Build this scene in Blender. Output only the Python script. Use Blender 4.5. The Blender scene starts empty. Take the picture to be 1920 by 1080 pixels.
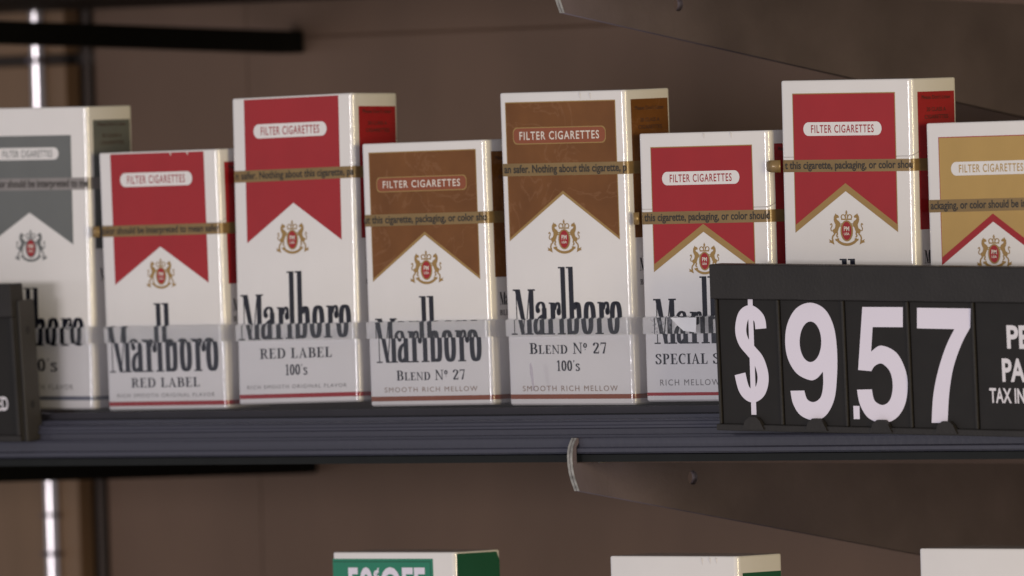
import bpy, math, random
from mathutils import Matrix, Vector

scene = bpy.context.scene
COL = scene.collection
MM = 0.001
R = math.radians
random.seed(4)

# ------------------------------------------------------------------ camera
cam_data = bpy.data.cameras.new("camera")
cam = bpy.data.objects.new("camera", cam_data)
COL.objects.link(cam)
rt = Vector((0.7293, 0.6835, -0.0309)).normalized()
fw = Vector((-0.6840, 0.7294, -0.0114)).normalized()
up = rt.cross(fw).normalized()
rt = fw.cross(up).normalized()
cam.matrix_world = Matrix(((rt.x, up.x, -fw.x, 2.7594), (rt.y, up.y, -fw.y, -2.94087),
                           (rt.z, up.z, -fw.z, 0.08297), (0, 0, 0, 1)))
cam_data.sensor_width = 36
cam_data.lens = 444.47
cam_data.clip_start = 0.1
cam_data.clip_end = 50
cam_data.dof.use_dof = True
cam_data.dof.focus_distance = 3.955
cam_data.dof.aperture_fstop = 20
cam_data.dof.aperture_blades = 7
scene.camera = cam

# ------------------------------------------------------------------ world and lamps
world = bpy.data.worlds.new("World")
scene.world = world
world.use_nodes = True
world.node_tree.nodes["Background"].inputs[0].default_value = (0.95, 0.93, 0.98, 1)
world.node_tree.nodes["Background"].inputs[1].default_value = 0.36


def area(name, loc, target, sx, sy, power, color):
    d = bpy.data.lights.new(name, 'AREA')
    d.shape = 'RECTANGLE'
    d.size, d.size_y = sx, sy
    d.energy = power
    d.color = color
    o = bpy.data.objects.new(name, d)
    COL.objects.link(o)
    o.location = loc
    o.rotation_euler = (Vector(target) - Vector(loc)).to_track_quat('-Z', 'Y').to_euler()
    return o


area("shop_lamp", (-0.4, -3.2, 0.07), (0.0, 0, 0.03), 1.0, 0.40, 28, (1.0, 0.948, 0.965))
area("warm_side_lamp", (2.65, -1.0, 0.10), (0.0, 0, 0.04), 0.5, 0.8, 30, (1.0, 0.82, 0.46))

scene.view_settings.view_transform = 'Standard'
scene.view_settings.look = 'None'
scene.view_settings.exposure = 0.0
scene.view_settings.gamma = 1.0
scene.view_settings.use_curve_mapping = False
scene.render.engine = 'CYCLES'
scene.cycles.use_denoising = True
scene.cycles.max_bounces = 12
scene.cycles.transparent_max_bounces = 16
scene.cycles.transmission_bounces = 12


# ------------------------------------------------------------------ materials
def new_mat(name):
    m = bpy.data.materials.new(name)
    m.use_nodes = True
    return m, m.node_tree.nodes, m.node_tree.links, m.node_tree.nodes["Principled BSDF"]


def obj_coords(n, l, scale):
    tc = n.new("ShaderNodeTexCoord")
    mp = n.new("ShaderNodeMapping")
    mp.inputs["Scale"].default_value = scale if isinstance(scale, tuple) else (scale,) * 3
    l.new(tc.outputs["Object"], mp.inputs["Vector"])
    return mp.outputs["Vector"]


def paint(name, col, rough=0.5, metal=0.0, coat=0.0, coat_rough=0.1, var=0.06, scale=60, bump=0.0, bump_scale=200,
          spec=0.5, stretch=None):
    """procedural colour with slight mottling, optional film coat and fine relief"""
    m, n, l, b = new_mat(name)
    b.inputs["Roughness"].default_value = rough
    b.inputs["Metallic"].default_value = metal
    b.inputs["Coat Weight"].default_value = coat
    b.inputs["Coat Roughness"].default_value = coat_rough
    b.inputs["Coat IOR"].default_value = 1.58
    b.inputs["Specular IOR Level"].default_value = spec
    v = obj_coords(n, l, stretch if stretch else scale)
    t = n.new("ShaderNodeTexNoise")
    t.inputs["Scale"].default_value = 1.0
    t.inputs["Detail"].default_value = 4
    l.new(v, t.inputs["Vector"])
    r = n.new("ShaderNodeValToRGB")
    r.color_ramp.elements[0].position = 0.3
    r.color_ramp.elements[1].position = 0.7
    r.color_ramp.elements[0].color = tuple(c * (1 - var) for c in col) + (1,)
    r.color_ramp.elements[1].color = tuple(min(1, c * (1 + var)) for c in col) + (1,)
    l.new(t.outputs["Fac"], r.inputs["Fac"])
    l.new(r.outputs["Color"], b.inputs["Base Color"])
    if bump:
        t2 = n.new("ShaderNodeTexNoise")
        t2.inputs["Scale"].default_value = bump_scale
        t2.inputs["Detail"].default_value = 3
        tc = n.new("ShaderNodeTexCoord")
        l.new(tc.outputs["Object"], t2.inputs["Vector"])
        bp = n.new("ShaderNodeBump")
        bp.inputs["Strength"].default_value = bump
        bp.inputs["Distance"].default_value = 0.001
        l.new(t2.outputs["Fac"], bp.inputs["Height"])
        l.new(bp.outputs["Normal"], b.inputs["Coat Normal"] if coat > 0 else b.inputs["Normal"])
    return m


FILM = dict(coat=1.0, coat_rough=0.07, spec=0.0, bump=0.3, bump_scale=70)
M = {}
M['white'] = paint("pack_white_card", (0.80, 0.765, 0.755), 0.45, var=0.02, **FILM)
M['red'] = paint("red_print", (0.362, 0.016, 0.022), 0.45, var=0.05, **FILM)
M['grey'] = paint("grey_print", (0.145, 0.150, 0.147), 0.45, var=0.05, **FILM)
M['gold'] = paint("gold_print", (0.37, 0.225, 0.072), 0.42, metal=0.25, var=0.05, **FILM)
M['goldpanel'] = paint("gold_panel_print", (0.49, 0.31, 0.10), 0.42, metal=0.15, var=0.05, **FILM)
M['green'] = paint("green_print", (0.020, 0.21, 0.125), 0.45, var=0.05, **FILM)
M['darkgreen'] = paint("dark_green_print", (0.012, 0.10, 0.055), 0.45, var=0.05, **FILM)
M['pillbrown'] = paint("russet_print", (0.27, 0.072, 0.030), 0.45, var=0.05, **FILM)
M['greystripe'] = paint("slate_print", (0.16, 0.165, 0.21), 0.45, var=0.03, **FILM)
M['ink'] = paint("black_ink", (0.013, 0.014, 0.024), 0.4, var=0.1, **FILM)
M['tan_ink'] = paint("tan_ink", (0.30, 0.20, 0.15), 0.4, var=0.05, **FILM)
M['grey_ink'] = paint("grey_ink", (0.20, 0.18, 0.18), 0.4, var=0.05, **FILM)
M['cream'] = paint("cream_print", (0.78, 0.70, 0.62), 0.45, var=0.02, **FILM)
M['tape'] = paint("gold_tear_tape", (0.25, 0.157, 0.057), 0.4, metal=0.25, var=0.12, stretch=(60, 60, 400), coat=0.3,
                  coat_rough=0.1)
M['greytape'] = paint("silver_tear_tape", (0.30, 0.27, 0.26), 0.35, metal=0.3, var=0.08, coat=0.3)
M['tapeink'] = paint("tear_tape_ink", (0.022, 0.016, 0.010), 0.5, var=0.1)
M['slate'] = paint("slate_plastic", (0.050, 0.050, 0.072), 0.34, var=0.12, stretch=(6, 60, 900), bump=0.15,
                   bump_scale=400)
M['slate_shaded'] = paint('shaded_slate_plastic', (0.026, 0.024, 0.032), 0.5, var=0.1, spec=0.3)  # slate darkened to stand for the shadow gap beneath the packs
M['black'] = paint("black_shelf_paint", (0.008, 0.009, 0.009), 0.55, var=0.15, scale=80, spec=0.2)
M['sign'] = paint("black_sign_plastic", (0.021, 0.018, 0.017), 0.5, spec=0.3, var=0.15, scale=90, bump=0.12, bump_scale=900)
M['card'] = paint("black_number_card", (0.013, 0.011, 0.010), 0.55, spec=0.25, var=0.12, scale=120)
M['numeral'] = paint("white_numeral_print", (0.79, 0.73, 0.84), 0.5, var=0.015, scale=40)
M['signtext'] = paint("white_sign_lettering", (0.74, 0.70, 0.74), 0.5, var=0.02)
M['endcap'] = paint("grey_end_plastic", (0.028, 0.024, 0.022), 0.5, var=0.12)
M['bracket'] = paint("brown_grey_enamel", (0.155, 0.122, 0.142), 0.48, var=0.16, scale=38, bump=0.10, bump_scale=600)
M['steel'] = paint("worn_steel_edge", (0.50, 0.47, 0.42), 0.36, metal=0.9, var=0.35, scale=500)
M['chrome'] = paint("chrome", (0.62, 0.58, 0.60), 0.28, metal=1.0, var=0.06, scale=40)
M['panel'] = paint("brown_back_panel", (0.207, 0.126, 0.086), 0.6, var=0.15, stretch=(14, 14, 6), bump=0.1, bump_scale=300)
M['panel_wood'] = paint("amber_brown_panel", (0.29, 0.175, 0.10), 0.42, var=0.22, stretch=(60, 60, 3))
M['seam'] = paint("dark_backing", (0.045, 0.032, 0.026), 0.8)
M['joint'] = paint('dark_brown_strip', (0.075, 0.055, 0.047), 0.6)
M['side_ink'] = paint('faint_side_ink', (0.06, 0.028, 0.024), 0.5)
M['paper'] = paint("torn_white_paper", (0.80, 0.78, 0.80), 0.7, var=0.03, scale=300)
M['screw'] = paint("screw_hole_dark", (0.008, 0.007, 0.007), 0.6)


def leather():
    m, n, l, b = new_mat("brown_leather_print")
    b.inputs["Roughness"].default_value = 0.45
    b.inputs["Specular IOR Level"].default_value = 0.0
    b.inputs["Coat Weight"].default_value = 1.0
    b.inputs["Coat Roughness"].default_value = 0.09
    v = obj_coords(n, l, 1.0)
    t1 = n.new("ShaderNodeTexNoise")
    t1.inputs["Scale"].default_value = 70
    t1.inputs["Detail"].default_value = 6
    l.new(v, t1.inputs["Vector"])
    r1 = n.new("ShaderNodeValToRGB")
    r1.color_ramp.elements[0].position, r1.color_ramp.elements[1].position = 0.3, 0.72
    r1.color_ramp.elements[0].color = (0.150, 0.054, 0.011, 1)
    r1.color_ramp.elements[1].color = (0.205, 0.077, 0.018, 1)
    l.new(t1.outputs["Fac"], r1.inputs["Fac"])
    t2 = n.new("ShaderNodeTexNoise")
    t2.inputs["Scale"].default_value = 48
    t2.inputs["Detail"].default_value = 7
    t2.inputs["Distortion"].default_value = 1.2
    l.new(v, t2.inputs["Vector"])
    r2 = n.new("ShaderNodeValToRGB")
    e = r2.color_ramp.elements
    e[0].position, e[0].color = 0.485, (0, 0, 0, 1)
    e[1].position, e[1].color = 0.515, (0, 0, 0, 1)
    k = e.new(0.5)
    k.color = (1, 1, 1, 1)
    l.new(t2.outputs["Fac"], r2.inputs["Fac"])
    mx = n.new("ShaderNodeMix")
    mx.data_type = 'RGBA'
    sc = n.new("ShaderNodeMath")
    sc.operation = 'MULTIPLY'
    sc.inputs[1].default_value = 0.4
    l.new(r2.outputs["Color"], sc.inputs[0])
    l.new(sc.outputs[0], mx.inputs[0])
    l.new(r1.outputs["Color"], mx.inputs[6])
    mx.inputs[7].default_value = (0.27, 0.125, 0.055, 1)
    l.new(mx.outputs[2], b.inputs["Base Color"])
    return m


M['leather'] = leather()


def clear_plastic(name, tint, haze, gloss_rough=0.06):
    """thin clear sheet: straight-through transmission, Fresnel gloss, a little scuffed haze"""
    m, n, l, b = new_mat(name)
    out = [x for x in n if x.type == 'OUTPUT_MATERIAL'][0]
    n.remove(b)
    tr = n.new("ShaderNodeBsdfTransparent")
    tr.inputs[0].default_value = tint + (1,)
    df = n.new("ShaderNodeBsdfDiffuse")
    df.inputs[0].default_value = (0.50, 0.50, 0.56, 1)
    gl = n.new("ShaderNodeBsdfGlossy")
    gl.inputs["Roughness"].default_value = gloss_rough
    lw = n.new("ShaderNodeLayerWeight")
    pw = n.new("ShaderNodeMath")
    pw.operation = 'POWER'
    pw.inputs[1].default_value = 4.0
    l.new(lw.outputs["Facing"], pw.inputs[0])
    fr = n.new("ShaderNodeMath")
    fr.operation = 'MULTIPLY_ADD'
    fr.inputs[1].default_value = 0.9
    fr.inputs[2].default_value = 0.028
    l.new(pw.outputs[0], fr.inputs[0])
    v = obj_coords(n, l, (25, 25, 120))
    t = n.new("ShaderNodeTexNoise")
    t.inputs["Scale"].default_value = 1
    t.inputs["Detail"].default_value = 5
    l.new(v, t.inputs["Vector"])
    mr = n.new("ShaderNodeMapRange")
    mr.inputs[1].default_value, mr.inputs[2].default_value = 0.35, 0.75
    mr.inputs[3].default_value, mr.inputs[4].default_value = haze * 0.6, haze * 1.5
    l.new(t.outputs["Fac"], mr.inputs[0])
    m1 = n.new("ShaderNodeMixShader")
    l.new(mr.outputs[0], m1.inputs[0])
    l.new(tr.outputs[0], m1.inputs[1])
    l.new(df.outputs[0], m1.inputs[2])
    m2 = n.new("ShaderNodeMixShader")
    l.new(fr.outputs[0], m2.inputs[0])
    l.new(m1.outputs[0], m2.inputs[1])
    l.new(gl.outputs[0], m2.inputs[2])
    l.new(m2.outputs[0], out.inputs[0])
    return m


M['clear'] = clear_plastic("clear_acrylic_sheet", (0.970, 0.972, 0.984), 0.006)


def acrylic():
    m, n, l, b = new_mat("solid_clear_acrylic")
    b.inputs["Base Color"].default_value = (0.985, 0.985, 0.992, 1)
    b.inputs["Roughness"].default_value = 0.02
    b.inputs["Transmission Weight"].default_value = 1.0
    b.inputs["IOR"].default_value = 1.49
    v = obj_coords(n, l, (120, 120, 30))
    t = n.new("ShaderNodeTexNoise")
    t.inputs["Scale"].default_value = 1
    l.new(v, t.inputs["Vector"])
    bp = n.new("ShaderNodeBump")
    bp.inputs["Strength"].default_value = 0.06
    bp.inputs["Distance"].default_value = 0.0006
    l.new(t.outputs["Fac"], bp.inputs["Height"])
    l.new(bp.outputs["Normal"], b.inputs["Normal"])
    return m


M['acrylic'] = acrylic()


# ------------------------------------------------------------------ object helpers (shapes in millimetres)
def link_mesh(name, verts, faces, mat, parent=None, smooth=False, loc=None):
    me = bpy.data.meshes.new(name)
    me.from_pydata([(x * MM, y * MM, z * MM) for x, y, z in verts], [], faces)
    me.validate()
    if smooth:
        for p in me.polygons:
            p.use_smooth = True
    me.materials.append(mat)
    o = bpy.data.objects.new(name, me)
    COL.objects.link(o)
    if parent:
        o.parent = parent
    if loc:
        o.location = [c * MM for c in loc]
    return o


def thing(name, label, cat, loc=(0, 0, 0), rot=(0, 0, 0), group=None):
    o = bpy.data.objects.new(name, None)
    o.empty_display_size = 0.01
    COL.objects.link(o)
    o.location = [c * MM for c in loc]
    o.rotation_euler = rot
    return tag(o, label, cat, group)


def tag(o, label, cat, group=None):
    o['label'] = label
    o['category'] = cat
    if group:
        o['group'] = group
    return o


def box(name, a, b, mat, parent=None, bev=0.0):
    (x0, y0, z0), (x1, y1, z1) = a, b
    if bev <= 0:
        v = [(x0, y0, z0), (x1, y0, z0), (x1, y1, z0), (x0, y1, z0), (x0, y0, z1), (x1, y0, z1), (x1, y1, z1), (x0, y1, z1)]
        f = [(3, 2, 1, 0), (4, 5, 6, 7), (0, 1, 5, 4), (1, 2, 6, 5), (2, 3, 7, 6), (3, 0, 4, 7)]
        return link_mesh(name, v, f, mat, parent)
    rings = [(z0, bev), (z0 + bev, 0), (z1 - bev, 0), (z1, bev)]
    v, f = [], []
    for z, i in rings:
        c = bev * 0.6
        for (x, y) in ((x0 + i + c, y0 + i), (x1 - i - c, y0 + i), (x1 - i, y0 + i + c), (x1 - i, y1 - i - c),
                       (x1 - i - c, y1 - i), (x0 + i + c, y1 - i), (x0 + i, y1 - i - c), (x0 + i, y0 + i + c)):
            v.append((x, y, z))
    for k in range(3):
        for j in range(8):
            f.append((k * 8 + j, k * 8 + (j + 1) % 8, (k + 1) * 8 + (j + 1) % 8, (k + 1) * 8 + j))
    f.append(tuple(range(7, -1, -1)))
    f.append(tuple(range(24, 32)))
    return link_mesh(name, v, f, mat, parent)


def extrude_profile(name, prof, x0, x1, mat, parent=None, segs=1):
    """closed (y, z) outline swept along x"""
    n = len(prof)
    v, f = [], []
    for s in range(segs + 1):
        x = x0 + (x1 - x0) * s / segs
        v += [(x, y, z) for y, z in prof]
    for s in range(segs):
        for j in range(n):
            f.append((s * n + j, s * n + (j + 1) % n, (s + 1) * n + (j + 1) % n, (s + 1) * n + j))
    f.append(tuple(range(n - 1, -1, -1)))
    f.append(tuple(range(segs * n, segs * n + n)))
    return link_mesh(name, v, f, mat, parent)


def catmull(pts, sub=6):
    out = []
    P = [pts[0]] + list(pts) + [pts[-1]]
    for i in range(1, len(P) - 2):
        p0, p1, p2, p3 = P[i - 1], P[i], P[i + 1], P[i + 2]
        for s in range(sub):
            t = s / sub
            out.append(tuple(0.5 * ((2 * p1[k]) + (-p0[k] + p2[k]) * t + (2 * p0[k] - 5 * p1[k] + 4 * p2[k] - p3[k]) * t * t
                                    + (-p0[k] + 3 * p1[k] - 3 * p2[k] + p3[k]) * t ** 3) for k in (0, 1)))
    out.append(tuple(pts[-1]))
    return out


def arc(cx, cy, rx, ry, a0, a1, n=20, power=2.0):
    o = []
    for i in range(n + 1):
        a = R(a0 + (a1 - a0) * i / n)
        c, s = math.cos(a), math.sin(a)
        e = 2.0 / power
        o.append((cx + rx * math.copysign(abs(c) ** e, c), cy + ry * math.copysign(abs(s) ** e, s)))
    return o


class Flat:
    """flat print: a list of 2D pieces, each nudged a few microns so that pieces never share a plane"""

    def __init__(self):
        self.v, self.f, self.k = [], [], 0

    def poly(self, pts):
        b = len(self.v)
        self.v += [(x, y, self.k) for x, y in pts]
        self.f.append(tuple(range(b, b + len(pts))))
        self.k += 1
        return self

    def rect(self, x0, x1, y0, y1):
        return self.poly([(x0, y0), (x1, y0), (x1, y1), (x0, y1)])

    def stroke(self, pts, wx, wy, closed=False):
        n = len(pts)
        b = len(self.v)
        for i, p in enumerate(pts):
            if closed:
                a, c = pts[(i - 1) % n], pts[(i + 1) % n]
            else:
                a, c = pts[max(i - 1, 0)], pts[min(i + 1, n - 1)]
            dx, dy = c[0] - a[0], c[1] - a[1]
            L = math.hypot(dx, dy) or 1e-9
            nx, ny = -dy / L, dx / L
            q = math.sqrt((wx * nx) ** 2 + (wy * ny) ** 2) or 1e-9
            ox, oy = wx * wx * nx / q, wy * wy * ny / q
            self.v += [(p[0] + ox, p[1] + oy, self.k), (p[0] - ox, p[1] - oy, self.k)]
        for i in range(n if closed else n - 1):
            j = (i + 1) % n
            self.f.append((b + 2 * i, b + 2 * j, b + 2 * j + 1, b + 2 * i + 1))
        self.k += 1
        return self

    def add(self, other, dx=0, dy=0, sx=1, sy=1):
        b = len(self.v)
        self.v += [(x * sx + dx, y * sy + dy, k + self.k) for x, y, k in other.v]
        self.f += [tuple(i + b for i in f) for f in other.f]
        self.k += other.k
        return self

    def bounds(self):
        xs = [p[0] for p in self.v]
        ys = [p[1] for p in self.v]
        return min(xs), max(xs), min(ys), max(ys)


def put_flat(name, fl, mat, parent, off, plane='front', W=0, sx=1, sy=1, dx=0, dy=0, kk=0.0035):
    """front: x,z plane facing -y ; side: y,z plane facing +x"""
    kmax = max(1, fl.k)
    step = min(kk, 0.04 / kmax)
    vs = []
    for x, y, k in fl.v:
        X, Y, o = x * sx + dx, y * sy + dy, off + k * step
        vs.append((X, -o, Y) if plane == 'front' else (W + o, X, Y))
    return link_mesh(name, vs, fl.f, mat, parent)


# ---- sans lettering from the built-in font
_fc = {}


def sans(text, bold=0.0, space=1.0):
    key = (text, bold, space)
    if key in _fc:
        return _fc[key]
    c = bpy.data.curves.new("t", 'FONT')
    c.body = text
    c.offset = bold
    c.space_character = space
    c.resolution_u = 4
    o = bpy.data.objects.new("t", c)
    COL.objects.link(o)
    bpy.context.view_layer.update()
    me = bpy.data.meshes.new_from_object(o.evaluated_get(bpy.context.evaluated_depsgraph_get()))
    fl = Flat()
    fl.v = [(v.co.x, v.co.y / 0.682, 0) for v in me.vertices]
    fl.f = [tuple(p.vertices) for p in me.polygons]
    fl.k = 1
    bpy.data.objects.remove(o)
    bpy.data.curves.remove(c)
    bpy.data.meshes.remove(me)
    _fc[key] = fl
    return fl


# ---- serif lettering (cap height 1)
T, H_ = 0.172, 0.06


def g_stem(f, x, top=True, bottom=True, y1=1.0, t=T, ser=0.09):
    f.rect(x, x + t, 0, y1)
    if bottom:
        f.rect(x - ser, x + t + ser, 0, H_)
    if top:
        f.rect(x - ser, x + t + ser, y1 - H_, y1)


def serif_glyph(ch):
    f = Flat()
    if ch == 'I':
        g_stem(f, 0.09); w = 0.34
    elif ch == 'E':
        g_stem(f, 0.09)
        f.rect(0.2, 0.55, 1 - H_, 1); f.rect(0.2, 0.42, 0.48, 0.54); f.rect(0.2, 0.58, 0, H_)
        f.poly([(0.55, 1), (0.47, 1 - H_), (0.535, 0.74), (0.55, 0.74)])
        f.poly([(0.60, 0.29), (0.58, 0.29), (0.49, H_), (0.58, 0)]); f.rect(0.40, 0.44, 0.39, 0.63); w = 0.63
    elif ch == 'L':
        g_stem(f, 0.09)
        f.rect(0.2, 0.56, 0, H_); f.poly([(0.59, 0.31), (0.57, 0.31), (0.46, H_), (0.56, 0)]); w = 0.61
    elif ch == 'T':
        g_stem(f, 0.24, top=False)
        f.rect(0.03, 0.61, 1 - H_, 1)
        f.poly([(0.03, 1), (0.03, 0.72), (0.05, 0.72), (0.14, 1 - H_)])
        f.poly([(0.61, 1), (0.50, 1 - H_), (0.59, 0.72), (0.61, 0.72)]); w = 0.64
    elif ch == 'D':
        g_stem(f, 0.09)
        f.rect(0.2, 0.36, 1 - H_, 1); f.rect(0.2, 0.36, 0, H_)
        f.stroke(arc(0.35, 0.5, 0.29, 0.47, 90, -90), 0.085, 0.03); w = 0.76
    elif ch in 'RPB':
        g_stem(f, 0.09)
        f.rect(0.2, 0.35, 1 - H_, 1)
        f.rect(0.2, 0.36, 0.47, 0.53)
        f.stroke(arc(0.34, 0.735, 0.18, 0.235, 90, -90, 14), 0.08, 0.03)
        w = 0.62
        if ch == 'R':
            f.poly([(0.30, 0.5), (0.46, 0.5), (0.66, H_), (0.72, H_), (0.72, 0), (0.55, 0)]); w = 0.70
        if ch == 'B':
            f.rect(0.2, 0.36, 0, H_)
            f.stroke(arc(0.36, 0.265, 0.21, 0.235, 90, -90, 14), 0.085, 0.03); w = 0.67
    elif ch == 'A':
        f.poly([(0.07, 0), (0.13, 0), (0.37, 0.93), (0.33, 1)]); f.poly([(0.30, 1), (0.38, 1), (0.66, 0), (0.49, 0)])
        f.rect(0.18, 0.52, 0.31, 0.36); f.rect(0.0, 0.21, 0, H_); f.rect(0.42, 0.73, 0, H_); w = 0.73
    elif ch == 'N':
        f.rect(0.10, 0.155, 0, 1); f.poly([(0.03, 1), (0.20, 1), (0.68, 0), (0.60, 0)]); f.rect(0.625, 0.68, 0, 1)
        f.rect(0.01, 0.25, 0, H_); f.rect(0.53, 0.78, 1 - H_, 1); w = 0.79
    elif ch == 'S':
        f.stroke(catmull([(.45, .74), (.41, .91), (.28, .97), (.13, .90), (.10, .74), (.26, .57), (.43, .42), (.46, .21), (.32, .035),
                          (.15, .07), (.06, .28)], 4), 0.072, 0.034)
        f.rect(.435, .475, .70, .98); f.rect(.035, .075, .02, .32); w = 0.55
    elif ch == 'C':
        f.stroke(arc(0.37, 0.5, 0.28, 0.47, 52, 308, 24), 0.08, 0.032)
        f.rect(0.56, 0.60, 0.66, 0.98); w = 0.65
    elif ch == '1':
        g_stem(f, 0.14, top=False, ser=0.1, t=0.14); f.poly([(0.02, 0.80), (0.14, 0.88), (0.14, 1), (0.02, 0.86)]); w = 0.42
    elif ch == '0':
        f.stroke(arc(0.26, 0.5, 0.18, 0.47, 0, 345, 23), 0.085, 0.03, closed=True); w = 0.53
    elif ch == '2':
        f.stroke(catmull([(.08, .72), (.12, .91), (.26, .97), (.41, .87), (.41, .67), (.25, .36), (.08, .08)], 5), 0.075, 0.035)
        f.rect(.05, .49, 0, .12); f.rect(.45, .49, 0, .26); w = 0.53
    elif ch == '7':
        f.rect(.04, .49, .88, 1); f.poly([(.49, .95), (.33, 0), (.18, 0), (.43, .90)]); f.rect(.04, .075, .74, 1); w = 0.53
    elif ch == "'":
        f.poly([(.05, 1), (.17, 1), (.15, .88), (.05, .72), (.09, .88)]); w = 0.2
    elif ch == 's':
        f.stroke([(a * 0.86, b * 0.68) for a, b in catmull([(.43, .78), (.36, .95), (.24, .97), (.12, .88), (.12, .72), (.28, .55), (.43, .40), (.44, .18), (.30, .04), (.15, .06), (.06, .22)], 4)], 0.075, 0.04); w = 0.46
    elif ch == 'o':   # raised ordinal with a dot under it
        f.stroke(arc(0.15, 0.74, 0.10, 0.20, 0, 345, 19), 0.05, 0.025, closed=True); f.stroke(arc(0.15, 0.36, 0.022, 0.022, 0, 330, 8),
                                                                                            0.02, 0.02, closed=True); w = 0.34
    else:
        w = 0.30
    return f, w


def serif(text, gap=0.07):
    """lower-case b, l, e, n, d stand for small capitals"""
    f, x = Flat(), 0.0
    for ch in text:
        k = 1.0
        if ch in 'lend':
            ch, k = ch.upper(), 0.80
        g, w = serif_glyph(ch)
        f.add(g, x, 0, k, k)
        x += (w + gap) * k
    return f


# ---- tall condensed word mark: width 1, cap height 1
def wordmark():
    f = Flat()
    sx = 0.0215
    # M
    f.rect(0.0, 0.066, 0.965, 1.0); f.poly([(0.018, 1), (0.066, 1), (0.126, 0), (0.092, 0)]); f.rect(0.026, 0.034, 0, 0.95)
    f.rect(0.002, 0.058, 0, 0.03)
    f.poly([(0.104, 0.0), (0.113, 0.0), (0.158, 1), (0.149, 1)]); f.rect(0.147, 0.190, 0, 1)
    f.rect(0.138, 0.206, 0.965, 1.0); f.rect(0.128, 0.206, 0, 0.03)

    def a(x):
        f.rect(x + .062, x + .105, 0, .58)
        f.stroke(catmull([(x + .022, .50), (x + .020, .62), (x + .045, .70), (x + .074, .68), (x + .084, .56)], 5), .016, .022)
        f.stroke(arc(x + .026, .53, .008, .035, 0, 330, 10), .012, .03, closed=True)
        f.stroke(catmull([(x + .075, .43), (x + .040, .36), (x + .022, .22), (x + .026, .06), (x + .050, .02), (x + .075, .10)], 5), .019, .022)
        f.rect(x + .062, x + .124, 0, .03)

    def r(x):
        f.rect(x + .014, x + .057, 0, .70); f.rect(x, x + .03, .67, .705); f.rect(x - .002, x + .074, 0, .03)
        f.stroke(catmull([(x + .052, .54), (x + .066, .66), (x + .084, .69), (x + .095, .64), (x + .095, .45)], 5), .013, .022)
        f.stroke(arc(x + .090, .50, .007, .05, 0, 330, 10), .014, .04, closed=True)

    def l(x):
        f.rect(x + .014, x + .056, 0, 1.483); f.rect(x - .006, x + .03, 1.45, 1.483); f.rect(x - .003, x + .072, 0, .03)

    def b(x):
        f.rect(x + .014, x + .056, 0, 1.483); f.rect(x - .006, x + .03, 1.45, 1.483)
        f.stroke(catmull([(x + .050, .54), (x + .072, .68), (x + .096, .64), (x + .102, .36), (x + .096, .08), (x + .075, .02), (x + .050, .07)], 6),
                 sx, .022)

    def o(x):
        f.stroke(arc(x, .356, .034, .338, 0, 352, 45, 2.6), sx, .022, closed=True)
    a(.202); r(.330); l(.432); b(.505); o(.704); r(.778); o(.945)
    return f


WORD = wordmark()


# ---- crest: width 1, height 1.026 (gold) with a red oval
def crest_gold():
    f = Flat()

    def P(x, y, m=1):
        return (m * (x - 712) / 575.0, (860 - y) / 575.0)
    # crown
    f.poly([P(628, 428), P(796, 428), P(796, 406), P(628, 406)])
    for m in (1, -1):
        f.stroke([P(x, y, m) for x, y in catmull([(785, 410), (797, 375), (775, 342), (745, 350), (722, 400)], 4)], .014, .014)
    f.stroke([P(x, y) for x, y in catmull([(693, 405), (700, 340), (712, 320), (724, 340), (731, 405)], 3)], .012, .012)
    f.poly([P(700, 320), P(724, 320), P(717, 268), P(707, 268)]); f.poly([P(694, 306), P(730, 306), P(730, 292), P(694, 292)])
    # oval rim
    f.stroke([P(x, y) for x, y in arc(712, 607, 84, 158, 0, 350, 35)], .028, .028, closed=True)
    # ribbon
    f.stroke([P(x, y) for x, y in catmull([(545, 742), (590, 790), (650, 822), (712, 832), (774, 822), (834, 790), (879, 742)], 5)], .030, .040)
    for m in (1, -1):
        f.poly([P(x, y, m) for x, y in ((915, 832), (930, 765), (968, 760), (1000, 742), (985, 775), (1000, 795), (962, 806))])
        f.poly([P(x, y, m) for x, y in ((835, 765), (840, 722), (872, 742), (902, 735), (890, 775))])
        # rampant horse: trunk and head, legs, tail
        f.poly([P(x, y, m) for x, y in ((838, 392), (832, 370), (852, 342), (872, 338), (886, 318), (894, 340), (912, 372), (916, 425), (905, 470),
                                       (890, 500), (868, 420), (872, 395))])
        f.poly([P(x, y, m) for x, y in ((868, 420), (890, 500), (892, 530), (902, 565), (880, 600), (850, 600), (838, 560), (816, 525), (810, 488), (832, 448))])
        f.poly([P(x, y, m) for x, y in ((850, 600), (880, 600), (902, 565), (934, 588), (932, 630), (905, 655), (868, 640))])
        f.stroke([P(x, y, m) for x, y in catmull([(918, 625), (908, 660), (934, 690), (944, 735), (934, 768)], 4)], .019, .019)
        f.stroke([P(x, y, m) for x, y in catmull([(872, 620), (862, 655), (874, 690), (852, 712)], 4)], .018, .018)
        f.stroke([P(x, y, m) for x, y in catmull([(835, 490), (805, 495), (782, 486)], 4)], .014, .014)
        f.stroke([P(x, y, m) for x, y in catmull([(838, 520), (812, 528), (792, 516)], 4)], .013, .013)
        f.stroke([P(x, y, m) for x, y in catmull([(926, 600), (955, 606), (965, 565), (946, 525), (955, 485), (974, 512)], 4)], .012, .012)
    return f


CREST = crest_gold()
OVAL = Flat().poly(arc(0, (860 - 607) / 575.0, 0.132, 0.262, 0, 350, 35))


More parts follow.
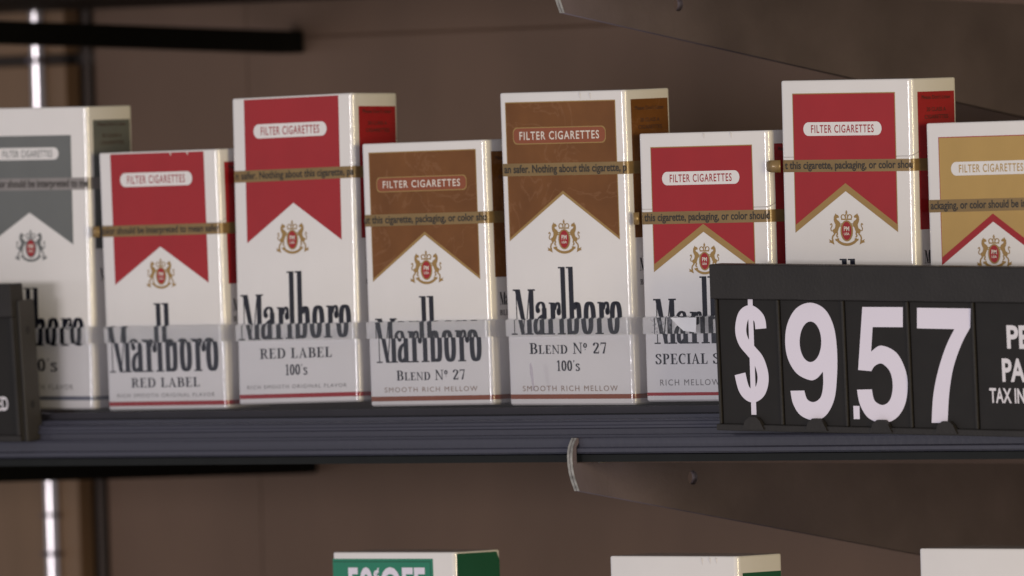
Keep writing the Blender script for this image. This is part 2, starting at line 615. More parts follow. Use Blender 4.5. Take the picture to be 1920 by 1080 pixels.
def rounded_rect(x0, x1, y0, y1, r, n=8):
    r = min(r, (y1 - y0) / 2, (x1 - x0) / 2)
    pts = []
    for cx, cy, a in ((x1 - r, y1 - r, 0), (x0 + r, y1 - r, 90), (x0 + r, y0 + r, 180), (x1 - r, y0 + r, 270)):
        pts += arc(cx, cy, r, r, a, a + 90, n)
    return pts


# ------------------------------------------------------------------ cigarette packs
PW, PD = 55.0, 21.6
HK, HT = 84.7, 99.7


def outline(r=1.7, off=0.0, n=8):
    pts = []
    for cx, cy, a in ((PW - r, PD - r, 0), (r, PD - r, 90), (r, r, 180), (PW - r, r, 270)):
        pts += arc(cx, cy, r + off, r + off, a, a + 90, n)
    return pts


def loft(name, rings, mat, parent, caps=True):
    """rings: list of (inset, z function of (x, y))"""
    base = outline()
    n = len(base)
    v, f = [], []
    for ins, zf in rings:
        for x, y in outline(1.7, -ins):
            v.append((x, y, zf(x, y)))
    for k in range(len(rings) - 1):
        for j in range(n):
            f.append((k * n + j, k * n + (j + 1) % n, (k + 1) * n + (j + 1) % n, (k + 1) * n + j))
    if caps:
        f.append(tuple(range(n - 1, -1, -1)))
        f.append(tuple(range((len(rings) - 1) * n, len(rings) * n)))
    o = link_mesh(name, v, f, mat, parent)
    for p in o.data.polygons:
        nz = abs(p.normal.z)
        if len(p.vertices) == 4 and nz < 0.2:
            p.use_smooth = True
    return o


def ring(name, parent, z, h, mat, off1=0.09):
    v, f = [], []
    n = len(outline())
    rings = [(0.01, -h / 2), (off1, -h / 2), (off1, -h / 2), (off1, h / 2), (off1, h / 2), (0.01, h / 2)]
    v = [(x, y, z + dz) for off, dz in rings for x, y in outline(1.7, off)]
    for k in (0, 2, 4):
        for j in range(n):
            f.append((k * n + j, k * n + (j + 1) % n, (k + 1) * n + (j + 1) % n, (k + 1) * n + j))
    o = link_mesh(name, v, f, mat, parent)
    for p in o.data.polygons:
        p.use_smooth = abs(p.normal.z) < 0.3
    return o


def pack(label, par, H, d, group="cigarette packs in the middle row"):
    """d: design, all v measured down from the top edge and u across, as fractions of the front face"""
    x, y, z, yaw, roll, pitch = par
    t = thing("cigarette_pack", label, "cigarette pack", (x, y, z), (R(pitch), R(roll), R(yaw)), group)
    t.rotation_mode = 'XYZ'
    W = PW
    seam0 = H - d.get('lid', 24.0)

    def seam(dz):
        return lambda px, py: seam0 + 0.45 * py + dz
    loft("box", [(0.5, lambda a, b: 0.0), (0.0, lambda a, b: 0.5), (0.0, lambda a, b: 0.7), (0.0, seam(-0.36)), (0.0, seam(-0.16)), (0.22, seam(-0.06))], M['white'], t)
    loft("lid", [(0.22, seam(0.02)), (0.0, seam(0.10)), (0.0, seam(0.30)), (0.0, lambda a, b: H - 0.7), (0.0, lambda a, b: H - 0.5), (0.16, lambda a, b: H - 0.14), (0.5, lambda a, b: H)], M['white'], t)

    def fx(u): return u * W
    def fz(v): return H * (1 - v)
    # chevron panel
    if 'panel' in d:
        u0, u1, v0, vt, va = d['panel']
        pm = M[d['mat']]
        bw = d.get('border', 0.0)
        uc = (u0 + u1) / 2

        def chev(e, top, tip, apex):
            return Flat().poly([(fx(u0) - e, fz(top) + e), (fx(u0) - e, fz(tip)), (fx(uc), fz(apex)), (fx(u1) + e, fz(tip)), (fx(u1) + e, fz(top) + e)])
        if bw:
            e = d.get('edge', bw * 0.5)
            put_flat("panel_border", chev(e, v0, vt + bw / H, va + bw / H), M[d['bordermat']], t, 0.035)
        po = put_flat("colour_panel", chev(0, v0, vt, va), pm, t, 0.06)
        # lozenge with lettering
        p0, p1, pc, ph = d['pill']
        lz = Flat().poly(rounded_rect(fx(p0), fx(p1), fz(pc) - ph * H / 2, fz(pc) + ph * H / 2, d.get('pillr', 9)))
        if d.get('pillmat') == 'pillbrown':
            g = 0.32
            put_flat("lozenge_rim", Flat().poly(rounded_rect(fx(p0) - g, fx(p1) + g, fz(pc) - ph * H / 2 - g, fz(pc) + ph * H / 2 + g,
                                                             d.get('pillr', 9))), M['gold'], t, 0.085)
        lo = put_flat("lozenge", lz, M[d.get('pillmat', 'white')], t, 0.10)
        s = sans("FILTER CIGARETTES", 0.012, 1.18)
        b0, b1, _, _ = s.bounds()
        m = d.get('pilltext', 0.10) * (fx(p1) - fx(p0))
        w = fx(p1) - fx(p0) - 2 * m
        cap = d.get('pillcap', 0.56) * ph * H
        k = w / (b1 - b0)
        put_flat("lettering", s, M[d.get('pilltextmat', d['mat'])], lo, 0.13, sx=k, sy=cap, dx=fx(p0) + m - b0 * k, dy=fz(pc) - cap / 2)
    if 'crest' in d:
        cu, c0, c1, cw = d['crest']
        hgt = (c1 - c0) * H
        kw = dict(sx=cw * W, sy=hgt / 1.026, dx=fx(cu), dy=fz(c1))
        cr = put_flat("crest", CREST, M[d.get('crestmat', 'gold')], t, 0.05, **kw)
        put_flat("shield", OVAL, M['red'], cr, 0.075, **kw)
        for txt, zc, cp, ww in (("PM", 0.50, 0.125, 0.15), ("USA", 0.355, 0.07, 0.15)):
            s = sans(txt, 0.02)
            b0, b1, _, _ = s.bounds()
            k = ww * cw * W / (b1 - b0)
            put_flat("monogram", s, M['cream'], cr, 0.11, sx=k, sy=cp * hgt / 1.026, dx=fx(cu) - (b0 + b1) / 2 * k,
                     dy=fz(c1) + (zc - cp / 2) * hgt / 1.026)
    if 'word' in d:
        w0, w1, vm, vb = d['word']
        put_flat("word_mark", WORD, M['ink'], t, 0.05, sx=fx(w1) - fx(w0), sy=(vb - vm) * H, dx=fx(w0), dy=fz(vb))
    for txt, u0, u1, v0, v1, mt, kind in d.get('lines', ()):
        s = serif(txt) if kind == 'serif' else sans(txt, 0.0, 1.25)
        b0, b1, _, _ = s.bounds()
        k = (fx(u1) - fx(u0)) / (b1 - b0)
        put_flat("variety_name" if kind == 'serif' else "flavour_line", s, M[mt], t, 0.05, sx=k, sy=(v1 - v0) * H, dx=fx(u0) - b0 * k, dy=fz(v1))
    if 'stripe' in d:
        s0, s1, mt = d['stripe']
        ring("base_stripe", t, (fz(s0) + fz(s1)) / 2, (s1 - s0) * H, M[mt], 0.05)
    # side face
    if 'side' in d:
        v0, v1, mt = d['side'][:3]
        sp = put_flat("side_panel", Flat().rect(0.13 * PD, 0.925 * PD, fz(v1), fz(v0)), M[mt], t, 0.05, 'side', W)
        for txt, zz, cp, w in (("Please Don't Litter", 6.5, 1.15, 13.5), ("20 CLASS A", 10.3, 1.15, 9.0), ("CIGARETTES", 12.6, 1.15, 11.0)):
            s = sans(txt, 0.015)
            b0, b1, _, _ = s.bounds()
            k = w / (b1 - b0)
            put_flat("side_lettering", s, M['side_ink'], sp, 0.09, 'side', W, sx=k, sy=cp, dx=PD * 0.53 - (b0 + b1) / 2 * k, dy=H - zz)
        put_flat("side_word_mark", WORD, M['ink'], t, 0.05, 'side', W, sx=14.0, sy=4.0, dx=PD * 0.53 - 7.0, dy=fz(v1 + 0.105))
        for txt, vv in d.get('sidetext', ()):
            s = serif(txt)
            b0, b1, _, _ = s.bounds()
            k = 14.0 / (b1 - b0)
            put_flat("side_name", s, M['ink'], t, 0.05, 'side', W, sx=k, sy=1.7, dx=PD * 0.53 - 7.0 - b0 * k, dy=fz(vv))
    # tear tape and its text
    if 'tape' in d:
        vc, th, txt, u0, u1 = d['tape'][:5]
        zc = fz(vc)
        tp = ring("tear_tape", t, zc, th, M[d.get('tapemat', 'tape')])
        s = sans(txt, 0.024)
        b0, b1, _, _ = s.bounds()
        k = (fx(u1) - fx(u0)) / (b1 - b0)
        put_flat("tape_lettering", s, M['tapeink'], tp, 0.12, sx=k, sy=0.60 * th, dx=fx(u0) - b0 * k, dy=zc - 0.24 * th)
        if d.get('tab'):
            L = d['tab']
            v, f = [], []
            n = 7
            for i in range(n + 1):
                a = i / n
                px = -L * a
                py = -0.3 - 1.2 * math.sin(a * math.pi * 0.9)
                taper = th / 2 * (1 - 0.35 * max(0, a - 0.55) / 0.45)
                for e in (0.0, 0.12):
                    v += [(px, py - e, zc - taper), (px, py - e, zc + taper)]
            for i in range(n):
                a, b = 4 * i, 4 * i + 4
                f += [(a, b, b + 1, a + 1), (a + 2, a + 3, b + 3, b + 2), (a, a + 2, b + 2, b), (a + 1, b + 1, b + 3, a + 3)]
            e = 4 * n
            f += [(e, e + 2, e + 3, e + 1), (0, 1, 3, 2)]
            link_mesh("tape_tab", v, f, M['tape'], tp, smooth=True)
    # raised film creases at the top edge, their glints painted as pale colour
    if d.get('crease_glints'):
        for u, dv, ln in d['crease_glints']:
            x0 = fx(u)
            z0 = H - dv
            link_mesh("crease_glint", [(x0, -0.02, z0), (x0 + 0.5, -0.32, z0 - ln * 0.35), (x0 + 1.0, -0.02, z0 - ln * 0.2), (x0 + 0.75, -0.02, z0 - ln)],
                      [(0, 1, 2), (1, 3, 2), (0, 3, 1)], M['film'], t)
    return t


M['film'] = paint("pale_crease_glint", (0.70, 0.66, 0.65), 0.15, coat=1.0, coat_rough=0.03)  # pale body colour stands for glints on the clear film

red_king = dict(mat='red', panel=(.108, .886, .0065, .513, .369), pill=(.185, .784, .108, .0535), pillmat='white',
                crest=(.494, .415, .533, .246), word=(.033, .943, .674, .853), lines=(
                    ("RED LABEL", .21, .78, .876, .913, 'ink', 'serif'),
                    ("RICH SMOOTH ORIGINAL FLAVOR", .09, .90, .936, .951, 'grey_ink', 'sans')),
                stripe=(.967, .984, 'red'), side=(.05, .52, 'red'), sidetext=(("RED LABEL", .665),),
                tape=(.305, 3.6, "color should be interpreted to mean safer.", .0, 1.0), tab=3.0, crease_glints=((.60, 0.5, 1.3), (.74, 0.3, 1.6)))
red_tall = dict(mat='red', panel=(.111, .888, .006, .474, .348), pill=(.186, .787, .111, .046), pillmat='white',
                crest=(.484, .405, .515, .268), word=(.044, .950, .642, .790), lines=(
                    ("RED LABEL", .194, .786, .820, .853, 'ink', 'serif'), ("100's", .403, .583, .873, .908, 'ink', 'serif'),
                    ("RICH SMOOTH ORIGINAL FLAVOR", .084, .90, .939, .951, 'grey_ink', 'sans')),
                stripe=(.968, .982, 'red'), side=(.043, .47, 'red'), sidetext=(("RED LABEL", .62),),
                tape=(.256, 3.8, "n safer. Nothing about this cigarette, pa", .03, 1.0))
blend_king = dict(mat='leather', panel=(.070, .922, .038, .513, .340), border=1.1, edge=0.35, bordermat='gold', pill=(.126, .842, .158, .050), pillmat='pillbrown',
                  pillr=1.6, pilltextmat='cream', pilltext=.065, pillcap=.52, crest=(.500, .412, .541, .266),
                  word=(.07, .92, .666, .835), lines=(("Blend No 27", .228, .778, .865, .903, 'ink', 'serif'),
                                                      ("SMOOTH RICH MELLOW", .128, .876, .929, .947, 'tan_ink', 'sans')),
                  stripe=(.963, .981, 'pillbrown'), side=(.045, .52, 'leather'), sidetext=(("BLEND No 27", .665), ("PRICED", .72))[:1],
                  tape=(.293, 3.8, "ut this cigarette, packaging, or color sho", .01, 1.0))
blend_tall = dict(mat='leather', panel=(.059, .921, .034, .464, .316), border=1.1, edge=0.35, bordermat='gold', pill=(.114, .84, .139, .048), pillmat='pillbrown',
                  pillr=1.8, pilltextmat='cream', pilltext=.065, pillcap=.52, crest=(.488, .408, .518, .27),
                  word=(.063, .924, .629, .774), lines=(("Blend No 27", .181, .79, .801, .836, 'ink', 'serif'), ("100's", .395, .577, .857, .891, 'ink', 'serif'),
                                                        ("SMOOTH RICH MELLOW", .117, .87, .938, .955, 'tan_ink', 'sans')),
                  stripe=(.965, .980, 'pillbrown'), side=(.031, .47, 'leather'), sidetext=(("BLEND No 27", .62),),
                  tape=(.247, 4.0, "an safer. Nothing about this cigarette, p", .03, 1.0), crease_glints=((.64, 0.2, 2.6), (.72, 0.4, 2.4)))
special_king = dict(mat='red', panel=(.102, .873, .055, .488, .341), border=2.5, edge=0.3, bordermat='gold', pill=(.182, .777, .170, .050), pillmat='white', crest=(.491, .412, .53, .245),
                    word=(.084, .935, .617, .785), lines=(("SPECIAL SELECT", .087, .89, .822, .861, 'ink', 'serif'), ("RICH MELLOW FLAVOR", .12, .86, .918, .940, 'grey_ink', 'sans')),
                    stripe=(.966, .978, 'red'), side=(.05, .52, 'red'), tape=(.316, 3.9, "this cigarette, packaging, or color should", .035, 1.0), tab=2.0,
                    crease_glints=((.50, 0.2, 2.0), (.71, 0.1, 2.2)))
special_tall = dict(mat='red', panel=(.103, .872, .044, .452, .323), border=2.5, edge=0.3, bordermat='gold', pill=(.178, .772, .153, .0425), pillmat='white', crest=(.489, .408, .52, .272),
                    word=(.063, .924, .629, .774), lines=(("SPECIAL SELECT", .087, .89, .801, .836, 'ink', 'serif'), ("100's", .395, .577, .857, .891, 'ink', 'serif')),
                    stripe=(.966, .980, 'red'), side=(.042, .47, 'red'), tape=(.268, 3.8, "t this cigarette, packaging, or color shou", .03, 1.0), tab=5.6)
gold_king = dict(mat='goldpanel', panel=(.105, .875, .055, .490, .335), border=2.5, edge=0.25, bordermat='red', pill=(.19, .785, .169, .050), pillmat='white', crest=(.491, .412, .535, .26),
                 word=(.07, .92, .666, .835), stripe=(.966, .979, 'gold'), side=(.05, .52, 'goldpanel'),
                 tape=(.303, 3.9, "ackaging, or color should be interpreted t", .03, 1.0))
grey_tall = dict(mat='grey', panel=(.13, .862, .093, .455, .348), pill=(.225, .755, .153, .040), pillmat='white', crest=(.500, .405, .512, .27), crestmat='grey',
                 word=(.055, .935, .66, .79), lines=(("100's", .40, .70, .832, .875, 'ink', 'serif'), ("RICH SMOOTH FLAVOR", .20, .83, .918, .935, 'grey_ink', 'sans')),
                 stripe=(.957, .970, 'greystripe'), side=(.045, .47, 'grey'), tape=(.254, 4.0, "ing, or color should be interpreted to me", .0, 1.0), tapemat='greytape')


# ------------------------------------------------------------------ the setting: back wall of panels
wall = box("back_wall", (-1300, 306, -420), (900, 316, 520), M['seam'])
wall['kind'] = 'structure'
ROWS = [(-420, -180.4), (-180, 123.3), (123.45, 520)]
for xa, xb in ((-406.2, 160), (160.5, 900)):
    for za, zb in ROWS:
        box("panel", (xa, 300, za), (xb, 305.8, zb), M['panel'], wall, 0.5)
for za, zb in ROWS:
    box("panel", (-484.0, 300.3, za), (-406.6, 305.8, zb), M['panel'], wall, 0.5)
for xa, xb in ((-1300, -800), (-798, -489.5)):
    for za, zb in ((-420, -183), (-180, 116.5), (121.0, 520)):
        box("panel", (xa, 301, za), (xb, 305.8, zb), M['panel_wood'], wall, 0.5)

# chrome upright standing in front of the wall joint
post = thing("chrome_upright", "polished chrome upright by the left edge, blurred behind the packs", "upright", (-501, 288, -420))
prof = [(-2.2, 2.5), (-2.2, -1.2), (-0.25, -1.25), (0.6, -0.9), (2.2, 0.6), (2.2, 2.5)]
n = len(prof)
v = [(a, b, z) for z in (0, 940) for a, b in prof]
f = [(i, (i + 1) % n, n + (i + 1) % n, n + i) for i in range(n)] + [tuple(range(n - 1, -1, -1)), tuple(range(n, 2 * n))]
link_mesh("polished_strip", v, f, M['chrome'], post)
for zc, h in ((538.5, 2.0), (373.5, 1.2), (359.5, 1.4)):  # dark pieces added to interrupt the highlight on the chrome
    box("highlight_break", (-3.2, -2.9, zc - h / 2), (3.4, 2.4, zc + h / 2), M['bracket'], post, 0.3)
box("rear_flange", (-26, 2.6, 0), (11.6, 10, 536.6), M['panel_wood'], post, 0.5)
box("rear_flange", (-26, 2.6, 540.6), (11.6, 10, 940), M['panel_wood'], post, 0.5)
jamb = box("wall_joint_strip", (-488.8, 299, -420), (-485.2, 300.2, 520), M['joint'], None, 0.6)
tag(jamb, "narrow dark vertical strip covering the joint in the brown back wall", "trim strip")


# ------------------------------------------------------------------ shelves
def shelf(z, label, lip=True, x0=-760, x1=700):
    t = thing("display_shelf", label, "shelf", (0, 0, z), group="display shelves one above the other")
    extrude_profile("deck", [(-11.5, -18.3), (-11.5, -16.0), (-6, -15.4), (-6, -3.2), (290, -3.2), (290, -18.3)], x0, x1, M['black'], t)
    # ridged front rail of the plastic tray
    prof = [(-6.2, -15.2), (-12.2, -15.7), (-13.2, -15.1), (-13.2, -14.0), (-12.2, -13.5), (-12.2, -10.8), (-12.6, -10.3), (-12.2, -9.8), (-10.6, -9.6),
            (-10.6, -7.9), (-11.4, -7.5), (-11.4, -6.9), (-10.9, -6.5), (-10.9, -5.7), (-11.3, -5.4), (-10.9, -5.0), (-9.4, -4.6), (-8.8, -3.6),
            (-6.2, -3.4)]
    extrude_profile("front_rail", prof, x0, x1, M['slate'], t)
    box("tray_floor", (x0, -6.15, -3.15), (x1, 285, -1.05), M['slate_shaded'], t)
    if lip:
        lp = box("front_lip", (x0, -6.0, -1.0), (x1, -4.4, 21.6), M['clear'], t)
        extrude_profile("bead", [(-7.0, 21.7), (-4.2, 21.7), (-4.2, 26.9), (-4.4, 27.2), (-6.8, 27.2), (-7.0, 26.9)],
                        x0, x1, M['acrylic'], lp)
    return t


mid = shelf(0, "middle dark shelf with ridged slate rail and clear lip holding the full row of packs")
shelf(154.4, "upper shelf whose black underside edge just enters the top left corner", lip=False)
shelf(-147.0, "lower shelf below the frame carrying the green and white packs", lip=False)


def arm_plate(name, label, x, prof, hole, th, mat, group):
    """bracket plate in the y,z plane, cut with a real hole"""
    t = thing(name, label, "bracket", (x, 0, 0), group=group)
    c = bpy.data.curves.new("plate", 'CURVE')
    c.dimensions = '2D'
    c.fill_mode = 'BOTH'
    c.extrude = th / 2 * MM

    def sp(pts):
        s = c.splines.new('POLY')
        s.points.add(len(pts) - 1)
        for q, (a, b) in zip(s.points, pts):
            q.co = (a * MM, b * MM, 0, 1)
        s.use_cyclic_u = True
    sp(prof)
    if hole:
        sp(arc(hole[0], hole[1], hole[2], hole[2], 0, 345, 23))
    o = bpy.data.objects.new("p", c)
    COL.objects.link(o)
    bpy.context.view_layer.update()
    me = bpy.data.meshes.new_from_object(o.evaluated_get(bpy.context.evaluated_depsgraph_get()))
    bpy.data.objects.remove(o)
    me.materials.clear()
    me.materials.append(mat)
    me.transform(Matrix(((0, 0, 1, 0), (1, 0, 0, 0), (0, 1, 0, 0), (0, 0, 0, 1))))
    ob = bpy.data.objects.new("plate", me)
    COL.objects.link(ob)
    ob.parent = t
    return t


NOSE = catmull([(-12.3, -27.4), (-14.4, -22.5), (-15.2, -17.5), (-14.6, -13.4), (-12.9, -10.6)], 5)


def bracket(x, dz, label):
    prof = [(a, b + dz) for a, b in NOSE] + [(-12.9 + 1.7, -11.0 + dz), (-13.35, -13.6 + dz), (-13.4, -18.6 + dz), (0, -18.9 + dz), (290, -30.8 + dz), (290, -78.5 + dz)]
    t = arm_plate("shelf_bracket", label, x, prof, (40.8, -25.3 + dz, 2.3), 2.3, M['bracket'], "tapered shelf brackets")
    # worn bright edge round the nose: two sheet edges
    for sgn in (-1, 1):
        v, f = [], []
        for i, (a, b) in enumerate(NOSE):
            v += [(sgn * 0.62 - 0.5, a - 0.18, b + dz), (sgn * 0.62 + 0.5, a - 0.18, b + dz), (sgn * 0.62 + 0.5, a + 0.35, b + dz), (sgn * 0.62 - 0.5, a + 0.35, b + dz)]
        for i in range(len(NOSE) - 1):
            for j in range(4):
                f.append((4 * i + j, 4 * i + (j + 1) % 4, 4 * i + 4 + (j + 1) % 4, 4 * i + 4 + j))
        k = 4 * (len(NOSE) - 1)
        f += [(3, 2, 1, 0), (k, k + 1, k + 2, k + 3)]
        link_mesh("worn_edge", v, f, M['steel'], t)
    box("locating_pin", (1.15, -3.4, -18.9 + dz), (2.0, -0.9, -18.3 + dz), M['steel'], t)
    return t


bracket(38.7, 0, "dark brown tapered bracket with shiny nose under the price sign")
bracket(38.7, 151.2, "dark brown tapered bracket at the top right, above the tallest packs")


def bar(dz0, dz1, label):
    t = thing("support_bar", label, "support bar", (-381.5, 0, 0), group="black support bars at the left")
    v = []
    for y, zc in ((-10, dz0), (294, dz1)):
        v += [(-4, y, zc - 4.0), (4, y, zc - 4.0), (4, y, zc + 4.0), (-4, y, zc + 4.0)]
    link_mesh("bar", v, [(3, 2, 1, 0), (4, 5, 6, 7), (0, 1, 5, 4), (1, 2, 6, 5), (2, 3, 7, 6), (3, 0, 4, 7)], M['black'], t)
    box("wall_plate", (-3.9, 294.1, dz1 - 3.9), (3.9, 299.9, dz1 + 3.9), M['black'], t, 0.5)
    return t


bar(133.6, 121.6, "blurred black bar crossing the upper left, running back to the wall")
bar(-22.0, -28.3, "blurred black bar under the middle shelf at the lower left")

# ------------------------------------------------------------------ packs of the middle row
pack("tall white pack with grey chevron, half hidden by the black sign at left edge", (-243.5, -0.31, 0.42, 0, .59, .03), HT, grey_tall)
pack("short pack with plain red chevron and red top edge, leftmost red pack", (-182.2, -0.26, -0.6, .34, -.14, .53), HK, red_king)
pack("tall pack with plain red chevron reaching its top edge, tilted slightly", (-122.9, 0.5, 0.78, -.06, -.61, -1.23), HT, red_tall)
pack("short pack with brown leather-look chevron, between tall red and tall brown packs", (-63.0, 0.04, -0.29, -.08, -.19, .15), HK, blend_king)
pack("tall pack with brown leather-look chevron in the middle of the row", (-1.6, 0.27, -0.42, -.41, .33, .68), HT, blend_tall)
pack("short pack with red chevron edged in gold, partly behind the price sign's left end", (57.8, -0.02, 0.23, .27, .17, .07), HK, special_king)
pack("tall pack with red chevron edged in gold, standing behind the price sign", (117.75, 0.08, 0.4, -.26, .76, .27), HT, special_tall)
pack("short pack with gold chevron edged in red at the right edge", (178.5, 0, 0.64, 0, 0, 0), HK, gold_king)

# packs on the lower shelf: only their tops reach the frame
LOW = "packs on the lower shelf"
p = pack("green and white pack with 50 cents off printing on the lower shelf", (-82.1, 0, -147.0, 0, 0, 0), HT, {}, LOW)
pm_ = put_flat("coupon_panel", Flat().rect(0.5, 45.2, 60, HT - 2.1), M['green'], p, 0.05)
put_flat("coupon_rule", Flat().rect(0.6, 44.2, HT - 3.2, HT - 2.9).rect(43.9, 44.2, 60, HT - 2.9), M['darkgreen'], pm_, 0.08)
for txt, xa, xb, za, zb in (("50", 6.8, 18.2, 83.5, HT - 4.8), ("¢", 18.7, 21.2, HT - 9.2, HT - 5.0), ("OFF", 21.6, 41.5, 83.5, HT - 4.8)):
    s = sans(txt, 0.028)
    b0, b1, c0, c1 = s.bounds()
    put_flat("coupon_lettering", s, M['numeral'], pm_, 0.10, sx=(xb - xa) / (b1 - b0), sy=(zb - za) / (c1 - c0), dx=xa - b0 * (xb - xa) / (b1 - b0),
             dy=za - c0 * (zb - za) / (c1 - c0))
put_flat("side_panel", Flat().poly([(0.9, 3), (PD - 0.9, 3), (PD - 0.9, HT - 3.4), (PD - 2.2, HT - 0.6), (0.9, HT - 0.55)]), M['darkgreen'], p, 0.05, 'side', PW)
p = pack("plain white fronted pack with green side patch on the lower shelf", (39.5, 0, -148.2, 0, 0.15, 0), HT, dict(crease_glints=((.72, .3, 2.6), (.78, .2, 2.4), (.83, .3, 2.2))), LOW)
put_flat("side_panel", Flat().rect(2.4, PD - 1.2, 50, HT - 5.4), M['darkgreen'], p, 0.05, 'side', PW)
pack("plain white fronted pack at the lower right corner", (170.1, 0, -145.9, 0, 0.2, 0), HT, {}, LOW)

# ------------------------------------------------------------------ price signs
def filled(outlines):
    """flat area bounded by outlines, inner ones cut out"""
    c = bpy.data.curves.new("fill", 'CURVE')
    c.dimensions = '2D'
    c.fill_mode = 'BOTH'
    for pts in outlines:
        q = c.splines.new('POLY')
        q.points.add(len(pts) - 1)
        for p_, (px, py) in zip(q.points, pts):
            p_.co = (px, py, 0, 1)
        q.use_cyclic_u = True
    o = bpy.data.objects.new("fill", c)
    COL.objects.link(o)
    bpy.context.view_layer.update()
    me = bpy.data.meshes.new_from_object(o.evaluated_get(bpy.context.evaluated_depsgraph_get()))
    fl = Flat()
    fl.v = [(v.co.x, v.co.y, 0) for v in me.vertices]
    fl.f = [tuple(p_.vertices) for p_ in me.polygons if abs(p_.normal.z) > 0.5]
    fl.k = 1
    bpy.data.objects.remove(o)
    bpy.data.curves.remove(c)
    bpy.data.meshes.remove(me)
    return fl


# numeral drawings, each laid out on a sheet of 1705 x 1080 units and brought to millimetres on the sign
def on_sign(px, py):
    return ((px - (py - 240) * 0.0435 - 408) / 12.9 + 27.4, 52.0 - (py - 45 - 0.010 * (px - 55)) / 17.1)


def mm(pts):
    return [on_sign(*q) for q in pts]


def f_dollar():
    f = Flat()
    f.stroke(mm(catmull([(316, 390), (306, 335), (262, 299), (222, 322), (207, 395), (222, 458), (262, 508), (305, 562), (328, 648), (312, 722), (268, 750), (226, 715),
                         (203, 632)], 8)), 2.32, 2.0)
    f.poly(mm([(245, 230), (271, 230), (292, 850), (265, 850)]))
    return f


def f_nine():
    out = [(475, 720), (512, 719), (550, 718)] + catmull([(551, 722), (566, 765), (602, 779), (638, 752), (651, 690), (650, 618)], 5) + \
        catmull([(648, 618), (618, 652), (580, 662), (510, 628), (462, 550), (447, 455), (460, 360), (507, 280), (583, 250), (660, 285), (707, 375), (725, 500), (725, 640),
                 (710, 765), (665, 850), (600, 876), (530, 850), (490, 790), (476, 724)], 5)
    return filled([mm(out), mm(arc(583, 458, 58, 108, 0, 352, 44))])


def f_five():
    out = [(860, 272), (1075, 272), (1075, 378), (915, 378)] + catmull([(907, 508), (960, 476), (1040, 512), (1088, 600), (1101, 690), (1086, 790), (1040, 860), (970, 886),
                                                                       (893, 860), (848, 790), (832, 711)], 5) + \
        catmull([(911, 708), (926, 768), (970, 791), (1008, 762), (1022, 690), (1008, 615), (965, 572), (928, 583), (908, 612)], 5) + [(838, 606)]
    dot = [(812, 797), (845, 797), (847, 867), (815, 867)]
    return filled([mm(out)]).add(Flat().poly(mm(dot)))


def f_seven():
    out = [(1150, 275), (1432, 278), (1430, 378)] + catmull([(1429, 380), (1385, 465), (1342, 590), (1320, 730), (1312, 882)], 5) + \
        catmull([(1228, 882), (1236, 740), (1262, 605), (1304, 475), (1347, 387)], 5) + [(1150, 384)]
    return filled([mm(out)])


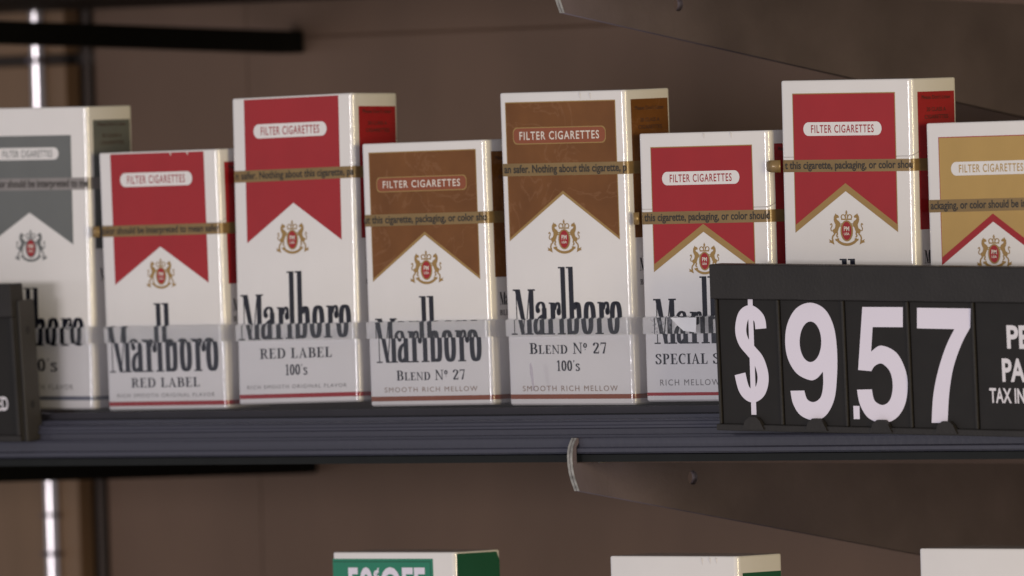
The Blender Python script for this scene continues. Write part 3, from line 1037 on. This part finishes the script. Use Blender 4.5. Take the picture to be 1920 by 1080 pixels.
def price_sign(label, par, digits):
    x, y, z, yaw, roll, pitch = par
    t = thing("price_sign", label, "price sign", (x, y, z), (R(pitch), R(roll), R(yaw)), "price signs on the shelf front")
    SW, SH, TH = 150.0, 52.0, 4.6
    box("back_plate", (0, 0.4, 0), (SW, TH, SH), M['sign'], t, 0.35)
    box("header", (0, -1.3, 41.2), (SW, 0.38, SH), M['sign'], t, 0.3)
    box("bottom_ledge", (0, -1.0, 0), (SW, 0.38, 2.0), M['sign'], t, 0.25)
    cells = [1.6, 27.4, 54.3, 80.9, 107.6]
    for cx in cells:
        box("rib", (cx - 0.5, -0.75, 2.02), (cx + 0.5, 0.38, 41.18), M['sign'], t, 0.25)
    box("rib", (SW - 1.6, -1.05, 2.02), (SW - 0.1, 0.38, 41.18), M['sign'], t, 0.25)
    glyph = {'$': f_dollar, '9': f_nine, '5': f_five, '7': f_seven}
    for k in range(4):
        a, b = cells[k] + 0.9, cells[k + 1] - 0.9
        cd = box("number_card", (a, -0.15, 2.1), (b, 0.36, 41.0), M['card'], t, 0.1)
        if digits:
            ch = digits[k]
            put_flat("numeral", glyph[ch](), M['numeral'], cd, 0.19)
        m = (a + b) / 2 + 1.5
        v, f = [], []
        dome = [(m - 4.6, 0.6), (m - 3.4, 3.2), (m - 1.6, 4.4), (m + 1.4, 4.4), (m + 2.8, 3.3), (m + 4.4, 0.6)]
        for yy in (-1.6, -0.3):
            v += [(px, yy, pz) for px, pz in dome]
        nn = len(dome)
        f = [tuple(range(nn)), tuple(range(2 * nn - 1, nn - 1, -1))] + [(j, (j + 1) % nn, nn + (j + 1) % nn, nn + j) for j in range(nn)]
        link_mesh("thumb_tab", v, f, M['sign'], t)
    cd = box("text_card", (108.6, -0.15, 2.1), (SW - 1.8, 0.36, 41.0), M['card'], t, 0.1)
    for txt, za, cap, w, bo in (("PER", 27.3, 6.6, 15.6, .03), ("PACK", 17.1, 6.6, 20.5, .03), ("TAX INCLUDED", 10.4, 4.3, 31.5, .022)):
        s = sans(txt, bo)
        b0, b1, _, _ = s.bounds()
        k = w / (b1 - b0)
        put_flat("lettering", s, M['signtext'], cd, 0.19, sx=k, sy=cap, dx=128.6 - (b0 + b1) / 2 * k, dy=za)
    ec = box("end_cap", (SW + 0.05, 0.9, -0.2), (SW + 1.4, 8.0, SH - 5.5), M['endcap'], t, 0.4)
    for zz in (12.0, 36.5):
        v = [(SW + 1.42, 4.2 + 1.0 * math.cos(i * math.pi / 6), zz + 1.4 * math.sin(i * math.pi / 6)) for i in range(12)]
        v += [(SW + 1.2, a, b) for _, a, b in v]
        link_mesh("screw", v, [tuple(range(12))] + [(i, (i + 1) % 12, 12 + (i + 1) % 12, 12 + i) for i in range(12)], M['screw'], ec)
    return t


price_sign("black price sign with large white numerals $9.57 at the right", (104.3, -17.2, -8.4, 0, 1.36, 2.6), "$957")
price_sign("end of a black price sign cut off by the left edge of the frame", (-355.0, -17.2, -9.2, 0, 0.3, 3.0), None)

# ------------------------------------------------------------------ small marks on the clear lip
st = thing("torn_sticker", "torn scrap of white sticker on the clear lip beside the price sign", "sticker", (75.8, -7.35, 21.8))
link_mesh("scrap", [(0.5, 0, 5.0), (11.6, 0, 4.9), (11.3, 0, 0.2), (6.0, 0, 0.8), (3.4, 0, 2.6),
                    (0.5, -.12, 5.0), (11.6, -.12, 4.9), (11.3, -.12, 0.2), (6.0, -.12, 0.8), (3.4, -.12, 2.6)],
          [(0, 1, 2, 3, 4), (9, 8, 7, 6, 5), (0, 5, 6, 1), (1, 6, 7, 2), (2, 7, 8, 3), (3, 8, 9, 4), (4, 9, 5, 0)], M['paper'], st)

# adhesive left beside the scrap, and a smear lower down
M['residue'] = clear_plastic("cloudy_adhesive", (0.86, 0.85, 0.86), 0.16, 0.3)
rs = Flat()
for k in range(26):
    cx, cz, w = random.uniform(-7.5, 1.5), random.uniform(0.3, 4.7), random.uniform(0.25, 0.9)
    rs.poly([(cx + w * random.uniform(.6, 1.2) * math.cos(a), cz + 0.8 * w * random.uniform(.6, 1.2) * math.sin(a)) for a in [i * math.pi / 4 for i in range(8)]])
put_flat("adhesive_residue", rs, M['residue'], st, 0.05)
M['smear'] = clear_plastic("greasy_smear", (0.80, 0.76, 0.82), 0.10, 0.3)
sm = thing("smear_mark", "faint grey vertical smear on the clear lip before the tall brown pack", "smear", (13.6, -6.02, 4.0))
put_flat("smear", Flat().poly([(0.2, 8.6), (0.9, 9.4), (1.5, 7.6), (1.9, 3.0), (2.3, 0.4), (1.4, 0.2), (0.9, 3.4), (0.3, 6.0)]), M['smear'], sm, 0.03)
